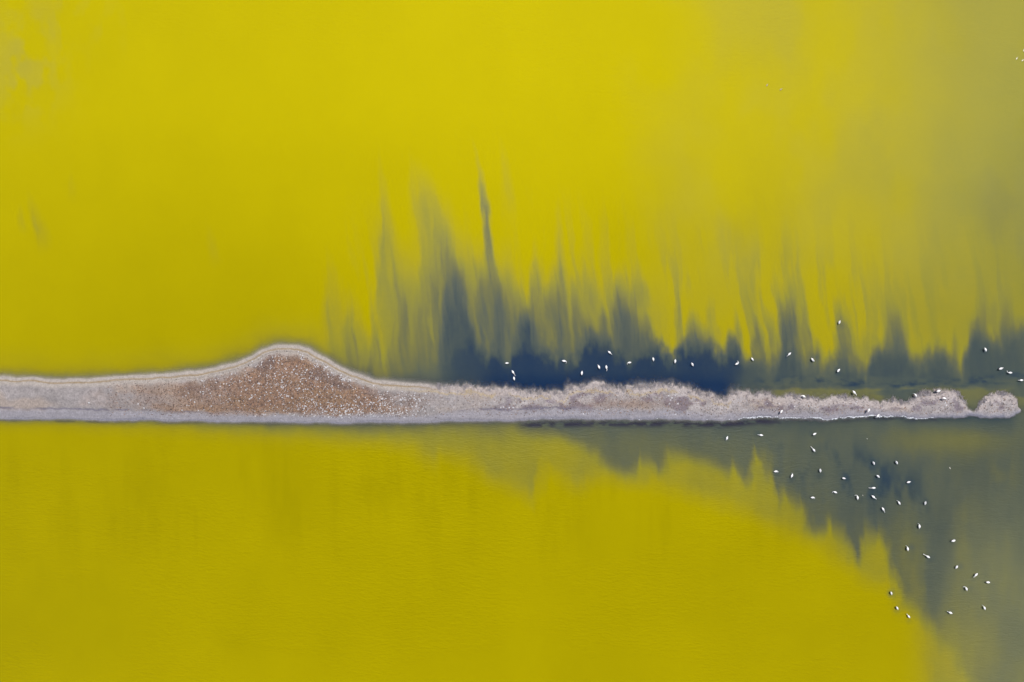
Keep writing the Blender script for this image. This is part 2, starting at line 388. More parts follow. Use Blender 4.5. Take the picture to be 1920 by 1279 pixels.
pale_tone = 0.26 * np.exp(-(((X - 40) / 70.0) ** 2 + ((Y - 120) / 85.0) ** 2)) * smooth(0.36, 0.62, fbm(X / 30, Y / 45, 65, 4)) \
    + 0.10 * smooth(0.50, 0.70, fbm(X / 26, Y / 60, 66, 4)) * np.exp(-(((X - 100) / 110.0) ** 2 + ((Y - 40) / 70.0) ** 2)) \
    + np.where(Y < 760, (0.10 * smooth(1120, 1420, X + (fbm(X / 200, Y / 200, 67, 3) - .5) * 300) * smooth(0.35, 0.60, fbm(X / 110, Y / 190, 68, 4)) + 0.12 * smooth(1580, 1860, X + (fbm(X / 160, Y / 160, 69, 3) - .5) * 200)) * (1 - smooth(420, 640, Y) * 0.8), 0.36 * smooth(1680, 1860, X) * smooth(860, 1100, Y))  # paler grey-yellow at upper left and towards the right

w = NT('lake_water')
tc = w.n('ShaderNodeTexCoord').outputs['Object']
cl = w.attr('clearing')
grain = w.noise(w.mapped(tc, (1.6, 1.6, 1)), 1.0, 4, 0.6)
cl2 = w.math('ADD', cl, w.math('MULTIPLY', w.math('SUBTRACT', grain, 0.5), 0.05), clamp=True)
col = w.ramp(cl2, [(0.0, alb(172, 158, 0)), (0.10, alb(164, 151, 0)), (0.26, alb(142, 136, 36)), (0.44, alb(114, 113, 64)),
                   (0.60, alb(88, 95, 80)), (0.80, alb(58, 74, 80)), (1.0, alb(4, 44, 84))])
dn_ = w.attr('bloom_glint')
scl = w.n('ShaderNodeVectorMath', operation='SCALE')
w.l(col, scl.inputs[0]); w.put(scl.inputs['Scale'], w.math('ADD', w.math('MULTIPLY', dn_, 0.70), 0.89))  # scales the colour by algae tone and the painted glint
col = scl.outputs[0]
col = w.mix(w.attr('pale_tone'), col, (*alb(152, 150, 96), 1))
col = w.mix(w.attr('weed'), col, (*alb(46, 46, 66), 1))
# ripples
warp = w.noise(w.mapped(tc, (0.06, 0.06, 1)), 1.0, 2)
vadd = w.n('ShaderNodeVectorMath', operation='ADD')
w.l(tc, vadd.inputs[0])
cmb = w.n('ShaderNodeCombineXYZ')
w.put(cmb.inputs[1], w.math('MULTIPLY', warp, 3.0))
w.l(cmb.outputs[0], vadd.inputs[1])
r1 = w.noise(w.mapped(vadd.outputs[0], (0.75, 2.7, 1)), 1.0, 2, 0.45, 0.5)
r2 = w.noise(w.mapped(vadd.outputs[0], (1.5, 4.6, 1), 0.12), 1.0, 2, 0.5, 0.3)
hgt = w.math('MULTIPLY', w.math('ADD', w.math('MULTIPLY', r1, 0.038), w.math('MULTIPLY', r2, 0.022)), w.attr('ripple'))
bump = w.n('ShaderNodeBump'); bump.inputs['Strength'].default_value = 1.0; bump.inputs['Distance'].default_value = 1.0
w.l(hgt, bump.inputs['Height'])
p = w.n('ShaderNodeBsdfPrincipled')
w.l(col, p.inputs['Base Color'])
w.l(w.ramp(cl2, [(0.1, (0.60,) * 3), (1.0, (0.50,) * 3)]), p.inputs['Roughness'])
p.inputs['Subsurface Weight'].default_value = 0.4
p.inputs['Subsurface Radius'].default_value = (1.0, 0.9, 0.6)
p.inputs['Subsurface Scale'].default_value = 0.55
p.inputs['IOR'].default_value = 1.33
w.l(w.ramp(cl2, [(0.1, (0.8,) * 3), (0.5, (0.30,) * 3), (1.0, (0.10,) * 3)]), p.inputs['Specular IOR Level'])
w.l(w.ramp(cl2, [(0.0, (1.0, 0.88, 0.02)), (0.35, (1, 0.97, 0.7)), (0.7, (1, 1, 1))]), p.inputs['Specular Tint'])
w.l(bump.outputs[0], p.inputs['Normal'])
tr = w.n('ShaderNodeBsdfTransparent')
mx = w.n('ShaderNodeMixShader')
w.l(w.attr('solid'), mx.inputs[0]); w.l(tr.outputs[0], mx.inputs[1]); w.l(p.outputs[0], mx.inputs[2])
w.l(mx.outputs[0], w.out.inputs['Surface'])

V = np.stack([wx(X), wy(Y), np.zeros_like(X)], -1).reshape(-1, 3)
water = mesh_object('lake_water', V, grid_faces(len(gx), len(gy)), w.m,
                    attrs=dict(clearing=C, weed=np.clip(weed, 0, 1), pale_tone=np.clip(pale_tone, 0, 1), ripple=rip, solid=solid, bloom_glint=dens_glint))
tag(water, 'shallow lake coloured yellow by algae, combed into blue-grey streaks', kind='structure')
tag(water, cat='lake')

# lake bed under the water
mb = NT('lake_mud')
pb = mb.n('ShaderNodeBsdfPrincipled'); pb.inputs['Roughness'].default_value = 0.9
tcb = mb.n('ShaderNodeTexCoord').outputs['Object']
mb.l(mb.ramp(mb.noise(tcb, 0.8, 4), [(0.3, (0.10, 0.09, 0.08)), (0.7, (0.16, 0.15, 0.13))]), pb.inputs['Base Color'])
mb.l(pb.outputs[0], mb.out.inputs['Surface'])
BED = -0.32
bed = mesh_object('lake_bed', [(-2400, -2400, BED), (2400, -2400, BED), (2400, 2400, BED), (-2400, 2400, BED)], [(0, 1, 2, 3)], mb.m)
tag(bed, 'grey mud bed of the shallow lake', 'lake bed', kind='structure')

# ---------------------------------------------------------------- sandbank and islet
def brownness(x, dn, ds, y):
    b = smooth(150, 500, x + (fbm(x / 30, y / 30, 101, 4) - .5) * 200) * (1 - smooth(670, 820, x + (fbm(x / 30, y / 30, 103, 3) - .5) * 90))
    b = b * smooth(12, 30, dn + (fbm(x / 20, y / 14, 105, 2) - .5) * 14) * smooth(10, 26, ds + (fbm(x / 25, y / 10, 107, 2) - .5) * 12)
    return b

def sand_colour(x, y, dn, ds):
    n1 = fbm(x / 46, y / 30, 111, 4)[..., None]; n2 = fbm(x / 9, y / 9, 113, 3)[..., None]; n3 = fbm(x / 3.2, y / 3.2, 115, 2)[..., None]
    A = lambda *c: np.array(alb(*c))
    col = A(172, 164, 163) * (0.85 + 0.22 * smooth(780, 950, x))[..., None] * (0.80 + 0.40 * n1) * (0.86 + 0.28 * n2) * (0.82 + 0.36 * n3)
    def over(c, f): 
        f = np.clip(f, 0, 1)[..., None]
        return col * (1 - f) + c * f
    # warm patches
    col = over(A(176, 160, 148) * (0.85 + 0.3 * n3), smooth(0.5, 0.75, fbm(x / 60, y / 40, 117, 3)) * 0.7)
    rt = smooth(860, 1000, x)
    col = over(A(126, 114, 124) * (0.8 + 0.4 * n3), rt * smooth(0.47, 0.68, fbm(x / 22, y / 15, 119, 4)) * smooth(8, 18, dn) * smooth(6, 18, ds) * 0.85)
    col = over(A(150, 128, 116) * (0.75 + 0.5 * n3), np.exp(-(((x - 1170) / 90) ** 2 + ((y - 757) / 9) ** 2)) * 0.7)
    # brown ground under the gravel
    b = brownness(x, dn, ds, y)
    col = over(A(154, 121, 98) * (0.72 + 0.56 * n3) * (0.85 + 0.3 * n2), b * 0.95)
    col = over(A(156, 125, 98) * (0.75 + 0.5 * n3), b * smooth(0.45, 0.65, fbm(x / 50, y / 16, 121, 3)) * 0.8)
    col = over(A(112, 98, 98) * (0.7 + 0.6 * n3), b * smooth(0.45, 0.65, fbm(x / 24, y / 18, 123, 3)) * (1 - smooth(26, 60, dn)) * 0.75)
    # strand lines of the upper shore
    dl = dn + (fbm(x / 60, y / 200, 125, 2) - .5) * 2
    pale = A(182, 172, 164) * (0.9 + 0.2 * n3)
    col = over(pale, (1 - smooth(11, 19, dl)) * (1 - smooth(760, 880, x)) * 0.9)
    col = over(A(150, 124, 78), np.exp(-((dl - 6.2) / 1.25) ** 2) * (1 - smooth(860, 960, x)) * 0.85)
    col = over(A(140, 130, 124), np.exp(-((dl - 11.2) / 1.0) ** 2) * smooth(260, 360, x) * (1 - smooth(640, 720, x)) * 0.6)
    dw = dn + (fbm(x / 30, y / 100, 127, 3) - .5) * 8
    tb = smooth(720, 840, x) * (1 - smooth(1330, 1440, x))
    col = over(A(186, 174, 170) * (0.85 + 0.3 * n3), (1 - smooth(5, 16, dw)) * smooth(760, 860, x) * 0.75)
    col = over(A(186, 165, 126), np.exp(-((dw - 11) / 1.8) ** 2) * tb * 0.75 * smooth(.3, .55, fbm(x / 20, y / 20, 128, 2)))
    # wet lower beach
    dsl = ds + (fbm(x / 80, y / 100, 129, 3) - .5) * 5
    st = fbm(x / 60, y / 2.6, 131, 3)[..., None]
    wet = A(164, 160, 168) * (0.84 + 0.32 * st) * (0.93 + 0.14 * n3)
    dsl = dsl + (fbm(x / 14, y / 10, 130, 3) - .5) * 5
    bw = np.interp(x, [-500, 0, 350, 500, 800, 900, 1200, 1350, 1500, 1700, 1900], [20, 20, 17, 13, 13, 20, 18, 14, 13, 10, 9])
    col = over(wet, (1 - smooth(bw - 6, bw + 4, dsl)) * 0.85)
    col = over(A(108, 104, 122), np.exp(-((dsl - bw - 1) / 1.6) ** 2) * ((1 - smooth(340, 440, x)) + smooth(840, 880, x) * (1 - smooth(1060, 1140, x))) * smooth(.3, .6, fbm(x / 40, y / 9, 133, 3)) * 0.8)
    col = over(A(130, 130, 146), (1 - smooth(0, 5, dsl)) * (0.5 + 0.4 * smooth(1600, 1800, x)))
    # under water
    col = over(A(172, 165, 158), 1 - smooth(-4, 0.5, np.minimum(dn, ds)))
    return np.clip(col, 0.01, 0.9)

ms = NT('sand')
tcs = ms.n('ShaderNodeTexCoord').outputs['Object']
gr = ms.noise(tcs, 7.0, 4, 0.65)
gr2 = ms.noise(tcs, 2.2, 3, 0.6)
gf = ms.math('MULTIPLY', ms.math('ADD', ms.math('MULTIPLY', gr, 1.5), 0.27), ms.math('ADD', ms.math('MULTIPLY', gr2, 0.5), 0.76))
gs = ms.n('ShaderNodeVectorMath', operation='SCALE')
ms.l(ms.attr('sand_colour', 'Color'), gs.inputs[0]); ms.put(gs.inputs['Scale'], gf)
sc = gs.outputs[0]
ps_ = ms.n('ShaderNodeBsdfPrincipled')
ms.l(sc, ps_.inputs['Base Color']); ps_.inputs['Roughness'].default_value = 0.88; ps_.inputs['Specular IOR Level'].default_value = 0.25
bs = ms.n('ShaderNodeBump'); bs.inputs['Distance'].default_value = 0.06; bs.inputs['Strength'].default_value = 0.8
ms.l(gr, bs.inputs['Height']); ms.l(bs.outputs[0], ps_.inputs['Normal'])
ms.l(ps_.outputs[0], ms.out.inputs['Surface'])

def bank(name, x0, x1, ext_left):
    a = list(np.arange(x0, x1 + 0.1, 1.5))
    if ext_left:
        s = 1.5; p = a[0]; pre = []
        while p > -9000:
            s = min(s * 1.12, 60); p -= s; pre.append(p)
        a = pre[::-1] + a
    ax = np.array(a); ay = np.arange(600, 860, 1.5)
    BX, BY = np.meshgrid(ax, ay)
    h, dn, ds = land(BX, BY)
    keep = h > -0.40
    colr = sand_colour(BX, BY, dn, ds)
    n = fbm(BX / 2.6, BY / 2.6, 141, 2) - .5
    z = h + np.where(h > 0.02, n * 0.05, 0)
    vv = np.stack([wx(BX), wy(BY), z - (0 if ext_left else 0.004)], -1).reshape(-1, 3)
    f = grid_faces(len(ax), len(ay), keep)
    used = np.unique(f); rm = np.full(len(vv), -1); rm[used] = np.arange(len(used))
    return mesh_object(name, vv[used], rm[f], ms.m, colors=dict(sand_colour=colr.reshape(-1, 3)[used]))

sandbank = bank('sandbank', -60, 1823, True)
tag(sandbank, 'long grey sandbank with a brown gravel hump crossing the lake', 'sandbank', kind='structure')
islet = bank('sand_islet', 1821.5, 1960, False)
tag(islet, 'small round crusted islet just past the end of the sandbank', 'islet', kind='structure')

def ground(x, y):
    h, dn, ds = land(np.array([float(x)]), np.array([float(y)]))
    return float(h[0])

# ---------------------------------------------------------------- stones and gravel on the bank
OCT_V = np.array([(1, 0, 0), (0, 1, 0), (-1, 0, 0), (0, -1, 0), (0, 0, 1), (.7, .7, -.5), (-.7, .7, -.5), (-.7, -.7, -.5), (.7, -.7, -.5)], float)
OCT_F = np.array([(0, 1, 4), (1, 2, 4), (2, 3, 4), (3, 0, 4), (0, 5, 1), (1, 6, 2), (2, 7, 3), (3, 8, 0), (5, 8, 6), (6, 8, 7), (0, 8, 5), (1, 5, 6), (2, 6, 7), (3, 7, 8)])

stn = NT('stone')
pst = stn.n('ShaderNodeBsdfPrincipled'); pst.inputs['Roughness'].default_value = 0.85
ts = stn.n('ShaderNodeTexCoord').outputs['Object']
stn.l(stn.mix(1.0, stn.attr('tint', 'Color'), stn.ramp(stn.noise(ts, 9.0, 3), [(0.3, (0.82, 0.81, 0.8)), (0.7, (1.12, 1.12, 1.12))]), 'MULTIPLY'), pst.inputs['Base Color'])
stn.l(pst.outputs[0], stn.out.inputs['Surface'])

def scatter_mesh(name, px, py, size, tint, parent, flat=0.6):
    n = len(px)
    h, _, _ = land(px, py)
    a = RNG.uniform(0, 2 * math.pi, n); el = RNG.uniform(0.6, 1.0, n)
    jit = RNG.uniform(0.7, 1.3, (n, len(OCT_V), 3))
    v = OCT_V[None] * jit * size[:, None, None]
    v[:, :, 1] *= el[:, None]; v[:, :, 2] *= flat
    ca, sa = np.cos(a)[:, None], np.sin(a)[:, None]
    vx = v[:, :, 0] * ca - v[:, :, 1] * sa + wx(px)[:, None]
    vy = v[:, :, 0] * sa + v[:, :, 1] * ca + wy(py)[:, None]
    vz = v[:, :, 2] + h[:, None] + 0.05 * size[:, None]
    V = np.stack([vx, vy, vz], -1).reshape(-1, 3)
    F = (OCT_F[None] + (np.arange(n) * len(OCT_V))[:, None, None]).reshape(-1, 3)
    T = np.repeat(tint, len(OCT_V), 0)
    return mesh_object(name, V, F, stn.m, parent, False, colors=dict(tint=T))

def sample(n, fn, x0, x1, y0=640, y1=800):
    ox, oy = [], []; tot = 0
    while tot < n:
        x = RNG.uniform(x0, x1, n * 3); y = RNG.uniform(y0, y1, n * 3)
        k = RNG.uniform(0, 1, n * 3) < fn(x, y)
        ox.append(x[k]); oy.append(y[k]); tot += k.sum()
    return np.concatenate(ox)[:n], np.concatenate(oy)[:n]

def d_gravel(x, y):
    h, dn, ds = land(x, y)
    b = brownness(x, dn, ds, y)
    return np.where(np.minimum(dn, ds) > 8, 0.05 + 0.95 * b + 0.12 * smooth(860, 980, x), 0)

def d_white(x, y):
    h, dn, ds = land(x, y)
    ok = np.minimum(dn - 9, ds - 9) > 0
    core = np.exp(-(((x - 545) / 95) ** 2 + ((y - 715) / 34) ** 2)) * 0.5
    low = 1.5 * np.exp(-(((x - 660 - (y - 765) * 0.5) / 95) ** 2 + ((y - 768) / 15) ** 2)) * 1.0
    rgt = np.exp(-(((x - 735) / 55) ** 2 + ((y - 757) / 18) ** 2)) * 0.8
    sh = np.exp(-((dn - 15) / 7) ** 2) * smooth(540, 590, x) * (1 - smooth(640, 720, x)) * 0.55
    lf = np.exp(-(((x - 430) / 70) ** 2 + ((y - 735) / 30) ** 2)) * 0.16
    cl_ = 0.35 + 1.1 * smooth(0.4, 0.65, fbm(x / 7, y / 7, 151, 2))
    return np.where(ok, np.clip((core + low + rgt + sh + lf) * cl_, 0, 1), 0)

A3 = lambda *c: np.array(alb(*c))
n = 15000
qx, qy = sample(n, d_gravel, 200, 1900)
pal = np.stack([A3(124, 98, 82), A3(156, 122, 96), A3(96, 82, 82), A3(170, 150, 138), A3(76, 66, 68), A3(186, 172, 164), A3(132, 104, 96)])
tint = pal[RNG.choice(len(pal), n, p=[.20, .20, .16, .14, .10, .08, .12])] * RNG.uniform(.85, 1.15, (n, 1))
gravel = scatter_mesh('gravel', qx, qy, RNG.uniform(0.035, 0.10, n), tint, sandbank)
tag(gravel, kind='stuff')

NW = 1350
qx, qy = sample(NW, d_white, 330, 820)
ex, ey = sample(150, lambda x, y: np.where((np.minimum(*land(x, y)[1:]) > 9), 0.5, 0), 840, 1800, 720, 790)
hand = np.array([(170, 755), (262, 757), (272, 765), (1253, 742), (1259, 746), (1265, 741), (1254, 757), (1270, 757), (1266, 777), (1256, 750), (939, 764), (944, 763), (955, 764), (962, 764), (1094, 776), (1140, 768), (1460, 757), (1488, 762), (1604, 757), (1606, 753), (1770, 755), (1772, 760), (1841, 758), (1846, 754)], float)
qx = np.concatenate([hand[:, 0], qx, ex]); qy = np.concatenate([hand[:, 1], qy, ey])
sz = np.concatenate([RNG.uniform(0.12, 0.15, len(hand)), 0.045 + 0.09 * RNG.power(1.7, NW)[::-1] * RNG.uniform(.5, 1, NW), RNG.uniform(0.03, 0.07, 150)])
order = np.argsort(-sz); qx, qy, sz = qx[order], qy[order], sz[order]
wt = A3(236, 234, 238) * RNG.uniform(.80, 1.05, (len(qx), 1)) * np.where(RNG.uniform(0, 1, (len(qx), 1)) < .2, 0.78, 1.0)
small = scatter_mesh('pale_pebbles', qx[300:], qy[300:], sz[300:], wt[300:], sandbank, 0.55)
tag(small, kind='stuff')
stone_meshes = []
for k in range(8):
    jit = RNG.uniform(0.65, 1.35, OCT_V.shape)
    o = mesh_object('stone', OCT_V * jit * np.array([1, .8, .6]), OCT_F, stn.m, None, False,
                    colors=dict(tint=np.repeat(A3(238, 236, 240)[None] * (0.86 + .025 * k), len(OCT_V), 0)))
    stone_meshes.append(o.data); bpy.data.objects.remove(o)
hs, _, _ = land(qx[:300], qy[:300])
for i in range(300):
    o = bpy.data.objects.new('stone', stone_meshes[i % 8])
    par = islet if qx[i] > 1822 else sandbank
    o.parent = par
    o.location = (wx(qx[i]), wy(qy[i]), hs[i] + sz[i] * 0.18)
    o.rotation_euler = (0, 0, random.uniform(0, 6.28)); o.scale = (sz[i],) * 3
    scene.collection.objects.link(o)

# ---------------------------------------------------------------- dry crust tufts along the ragged upper shore
tf = NT('dry_tuft')
ptf = tf.n('ShaderNodeBsdfPrincipled'); ptf.inputs['Roughness'].default_value = 0.9
tf.l(tf.attr('tint', 'Color'), ptf.inputs['Base Color'])
tf.l(ptf.outputs[0], tf.out.inputs['Surface'])

def tufts(name, n, x0, x1, parent):
    # clumped along the waterline, thinning inland
    cx = RNG.uniform(x0, x1, n)
    cx = cx + (fbm(cx / 9, cx * 0, 161, 3) - .5) * 14
    inl = RNG.uniform(0, 1, n)
    off = np.where(inl < 0.72, RNG.normal(1.0, 3.0, n), RNG.uniform(2, 42, n))
    cy = north(cx) + off
    h, dn, ds = land(cx, cy)
    ok = (dn > -4.0) & (ds > 7) & (RNG.uniform(0, 1, n) < 0.08 + 1.1 * smooth(0.46, 0.62, fbm(cx / 10, cy / 9, 163, 3)))
    cx, cy, h, dn = cx[ok], cy[ok], np.maximum(h[ok], -0.01), dn[ok]
    m = len(cx)
    ang = np.where(dn < 9, math.pi / 2 + RNG.normal(0, .75, m), RNG.uniform(0, 2 * math.pi, m))
    L = (RNG.uniform(0.12, 0.42, m) + (RNG.uniform(0, 1, m) < .10) * (dn < 4) * 0.28) * np.where(dn < 9, 1.0, 0.7); W = RNG.uniform(0.025, 0.06, m)
    dx, dy = np.cos(ang), np.sin(ang)
    bx, by, bz = wx(cx), wy(cy), h
    P0 = np.stack([bx - dy * W, by + dx * W, bz], -1); P1 = np.stack([bx + dy * W, by - dx * W, bz], -1)
    P2 = np.stack([bx + dx * L * .5, by + dy * L * .5, bz + 0.05 + W], -1); P3 = np.stack([bx + dx * L, by + dy * L, bz + RNG.uniform(0.0, .10, m)], -1)
    V = np.stack([P0, P1, P2, P3], 1).reshape(-1, 3)
    base = np.array([(0, 1, 2), (0, 2, 3), (1, 3, 2), (0, 3, 1)])
    F = (base[None] + (np.arange(m) * 4)[:, None, None]).reshape(-1, 3)
    pal = np.stack([A3(186, 180, 182), A3(176, 170, 178), A3(192, 182, 176), A3(172, 162, 168), A3(216, 208, 206)])
    T = pal[RNG.choice(5, m, p=[.3, .25, .18, .17, .10])] * RNG.uniform(.85, 1.1, (m, 1))
    return tag(mesh_object(name, V, F, tf.m, parent, False, colors=dict(tint=np.repeat(T, 4, 0))), kind='stuff')

tufts('dry_tufts', 15000, 820, 1812, sandbank)
tufts('dry_tufts', 1600, 1829, 1912, islet)

# ---------------------------------------------------------------- foam along the lower shore
fm = NT('foam')
pf = fm.n('ShaderNodeBsdfPrincipled'); pf.inputs['Roughness'].default_value = 0.7
pf.inputs['Base Color'].default_value = (0.80, 0.82, 0.86, 1)
fm.l(pf.outputs[0], fm.out.inputs['Surface'])
fx = np.concatenate([RNG.uniform(1380, 1750, 1100), RNG.uniform(820, 1400, 60)])
seg = fbm(fx / 16, fx * 0, 171, 3)
wgt = np.interp(fx, [800, 980, 1370, 1420, 1660, 1720, 1760], [.12, .12, .25, 1, 1, .6, .1])
k = RNG.uniform(0, 1, len(fx)) < wgt * (0.25 + 1.0 * smooth(.35, .6, seg))
fx = fx[k]
# waterline y for each x by bisection on the land height
ya = south(fx) - 14; yb = south(fx) + 12
for _ in range(18):
    ym = (ya + yb) / 2; hm = land(fx, ym)[0]
    up_ = hm > 0
    ya = np.where(up_, ym, ya); yb = np.where(up_, yb, ym)
fy = ya + RNG.normal(0.3, 0.6, len(fx))
fs = RNG.uniform(0.015, 0.045, len(fx))
nn = len(fx)
jit = RNG.uniform(.7, 1.3, (nn, len(OCT_V), 3)) * OCT_V[None] * fs[:, None, None]
jit[:, :, 0] *= 2.0; jit[:, :, 2] *= 0.35
hz = np.maximum(land(fx, fy)[0], 0)
FV = (jit + np.stack([wx(fx), wy(fy), hz + 0.006], -1)[:, None, :]).reshape(-1, 3)
FF = (OCT_F[None] + (np.arange(nn) * len(OCT_V))[:, None, None]).reshape(-1, 3)
foam = mesh_object('shore_foam', FV, FF, fm.m, None, True)
tag(foam, 'thin broken line of white foam along the lower edge of the sandbank', 'foam', kind='stuff')

# ---------------------------------------------------------------- flamingos
def simple_mat(name, rgb, rough, var=0.0):
    m = NT(name)
    b = m.n('ShaderNodeBsdfPrincipled'); b.inputs['Roughness'].default_value = rough
    t = m.n('ShaderNodeTexCoord').outputs['Object']
    c2 = tuple(min(1, v * (1 + var)) for v in rgb); c1 = tuple(v * (1 - var) for v in rgb)
    m.l(m.ramp(m.noise(t, 14.0, 3), [(0.3, c1), (0.7, c2)]), b.inputs['Base Color'])
    m.l(b.outputs[0], m.out.inputs['Surface'])
    return m.m
plumage = simple_mat('white_plumage', (0.88, 0.86, 0.86), 0.75, 0.03)
dark_bill = simple_mat('dark_bill', (0.05, 0.03, 0.035), 0.5)
pink_leg = simple_mat('pink_leg', (0.45, 0.16, 0.16), 0.6)
grey_plumage = simple_mat('grey_plumage', (0.42, 0.36, 0.33), 0.75, 0.25)
cream_plumage = simple_mat('cream_plumage', (0.80, 0.76, 0.66), 0.75, 0.05)

BODY = [(-.35, 0, -.03, .012, .010), (-.28, 0, -.01, .055, .03), (-.20, 0, .0, .11, .08), (-.08, 0, .01, .155, .115), (.05, 0, .01, .155, .12), (.15, 0, .0, .115, .10), (.215, 0, .01, .062, .062)]
NECKS = {
    'reach': [(.29, 0, .02), (.38, 0, .03), (.48, 0, .0), (.57, 0, -.06), (.64, 0, -.13), (.69, 0, -.19), (.70, 0, -.25), (.67, 0, -.29)],
    'short': [(.27, 0, .05), (.32, 0, .12), (.38, 0, .14), (.45, 0, .10), (.50, .0, .03), (.54, 0, -.03), (.55, 0, -.09), (.52, 0, -.13)],
    'feed':  [(.27, 0, -.02), (.32, 0, -.10), (.34, 0, -.20), (.35, 0, -.30), (.35, 0, -.38), (.33, 0, -.44), (.29, 0, -.47), (.25, 0, -.46)],
    'tuck':  [(.25, 0, .06), (.26, .01, .14), (.21, .02, .20), (.14, .03, .20), (.08, .04, .17), (.02, .05, .15), (-.04, .055, .14), (-.09, .055, .125)],
    'nest':  [(.22, 0, .07), (.20, .03, .14), (.14, .06, .17), (.08, .07, .16), (.03, .06, .14), (-.02, .05, .13), (-.06, .045, .12), (-.10, .04, .115)],
    'curl_l': [(.28, .02, .0), (.34, .07, -.04), (.37, .14, -.08), (.36, .21, -.14), (.34, .26, -.20), (.31, .29, -.26), (.27, .30, -.31), (.23, .29, -.33)],
    'curl_r': [(.28, -.02, .0), (.34, -.07, -.04), (.37, -.14, -.08), (.36, -.21, -.14), (.34, -.26, -.20), (.31, -.29, -.26), (.27, -.30, -.31), (.23, -.29, -.33)],
    'wind':  [(.27, .03, .02), (.33, .07, .05), (.40, .06, .06), (.45, .0, .04), (.51, -.03, .0), (.57, .0, -.06), (.60, .03, -.12), (.58, .05, -.17)],
}
NR = [.042, .034, .031, .030, .034, .036, .024, .010]
LEG = 0.78

def bird_mesh(name, pose, body=BODY, legs=True, plum=plumage, sc=1.0):
    pts = [(*p[:3], p[3], p[4]) for p in body]
    for (x, y, z), r in zip(NECKS[pose], NR): pts.append((x, y, z, r, r))
    P = np.array(pts); n = len(P); K = 10
    tan = np.gradient(P[:, :3], axis=0); tan /= np.linalg.norm(tan, axis=1)[:, None]
    V = []; F = []; M = []
    side = np.array([0, 1.0, 0])
    for i in range(n):
        side = side - tan[i] * side.dot(tan[i]); side /= np.linalg.norm(side)
        up_ = np.cross(tan[i], side)
        for k in range(K):
            a = 2 * math.pi * k / K
            V.append(P[i, :3] + side * math.cos(a) * P[i, 3] + up_ * math.sin(a) * P[i, 4])
    for i in range(n - 1):
        for k in range(K):
            k2 = (k + 1) % K
            F.append((i * K + k, i * K + k2, (i + 1) * K + k2, (i + 1) * K + k)); M.append(1 if i >= n - 3 else 0)
    F.append(tuple(range(K))[::-1]); M.append(0)
    F.append(tuple((n - 1) * K + k for k in range(K))); M.append(1)
    # folded wings lying over the back
    for s in (-1, 1):
        b = len(V)
        W = [(.13, .075, .09), (.02, .125, .085), (-.12, .125, .05), (-.26, .06, .01), (-.40, .02, -.02), (-.24, .015, .05), (-.08, .03, .125), (.06, .03, .13)]
        for x, y, z in W: V.append(np.array((x, y * s, z + .014)))
        for x, y, z in W: V.append(np.array((x, y * s * .9, z - .02)))
        q = list(range(8))
        top = tuple(b + i for i in q); bot = tuple(b + 8 + i for i in q)
        F.append(top if s > 0 else top[::-1]); M.append(0)
        F.append(bot[::-1] if s > 0 else bot); M.append(0)
        for i in q:
            j = (i + 1) % 8
            fc = (b + i, b + 8 + i, b + 8 + j, b + j)
            F.append(fc if s > 0 else fc[::-1]); M.append(0)
    if legs:
        for s, kx in ((-1, .03), (1, -.03)):
            L = [(-.02, .05 * s, -.06, .03), (-.03 + kx, .045 * s, -.18, .016), (-.06 + kx, .045 * s, -.42, .014), (-.07 + kx, .045 * s, -.45, .018), (-.05 + kx, .045 * s, -.48, .012), (kx, .045 * s, -LEG + .02, .011), (.01 + kx, .045 * s, -LEG, .012)]
            b = len(V)
            for x, y, z, r in L:
                for k in range(5):
                    a = 2 * math.pi * k / 5
                    V.append(np.array((x + r * math.cos(a), y + r * math.sin(a), z)))
            for i in range(len(L) - 1):
                for k in range(5):
                    k2 = (k + 1) % 5
                    F.append((b + i * 5 + k, b + (i + 1) * 5 + k, b + (i + 1) * 5 + k2, b + i * 5 + k2)); M.append(2)
            b = len(V)                                  # webbed foot
            for x, y, z in ((kx - .02, 0, .004), (kx + .09, .045, .004), (kx + .11, 0, .006), (kx + .09, -.045, .004), (kx, 0, .03)):
                V.append(np.array((x, .045 * s + y, z - LEG)))
            for t in ((0, 1, 4), (1, 2, 4), (2, 3, 4), (3, 0, 4), (0, 3, 2), (0, 2, 1)):
                F.append(tuple(b + i for i in t)); M.append(2)
    me = bpy.data.meshes.new(name)
    me.from_pydata([tuple(v * sc) for v in V], [], F)
    me.update()
    for m in (plum, dark_bill, pink_leg): me.materials.append(m)
    me.polygons.foreach_set('material_index', np.array(M, np.int32))
    me.polygons.foreach_set('use_smooth', np.ones(len(F), bool))
    return me

pose_mesh = {k: bird_mesh('flamingo_' + k, k) for k in NECKS}
ORD = ['first', 'second', 'third', 'fourth', 'fifth', 'sixth', 'seventh', 'eighth', 'ninth', 'tenth', 'eleventh', 'twelfth', 'thirteenth', 'fourteenth', 'fifteenth', 'sixteenth', 'seventeenth', 'eighteenth', 'nineteenth', 'twentieth', 'twenty-first', 'twenty-second']
def ordinal(i, n, a, b):
    if i == 0: return a
    if i == n - 1: return b
    return ORD[i] + ' from ' + {'leftmost': 'left', 'topmost': 'top'}[a]
DIRS = ['right', 'upper right', 'the top', 'upper left', 'left', 'lower left', 'the bottom', 'lower right']
def facing(h): return DIRS[int(((h % 360) + 22.5) // 45) % 8]
LOOK = {'reach': 'long neck stretched to {}', 'short': 'neck bent to {}', 'feed': 'slim, pointing to {}', 'tuck': 'compact with neck tucked', 'nest': 'plump and rounded',
        'curl_l': 'neck curled aside', 'curl_r': 'neck curled aside', 'wind': 'thin winding neck towards {}'}
zones = {'row': [], 'bank': [], 'shore': [], 'blue': [], 'tail': [], 'edge': []}
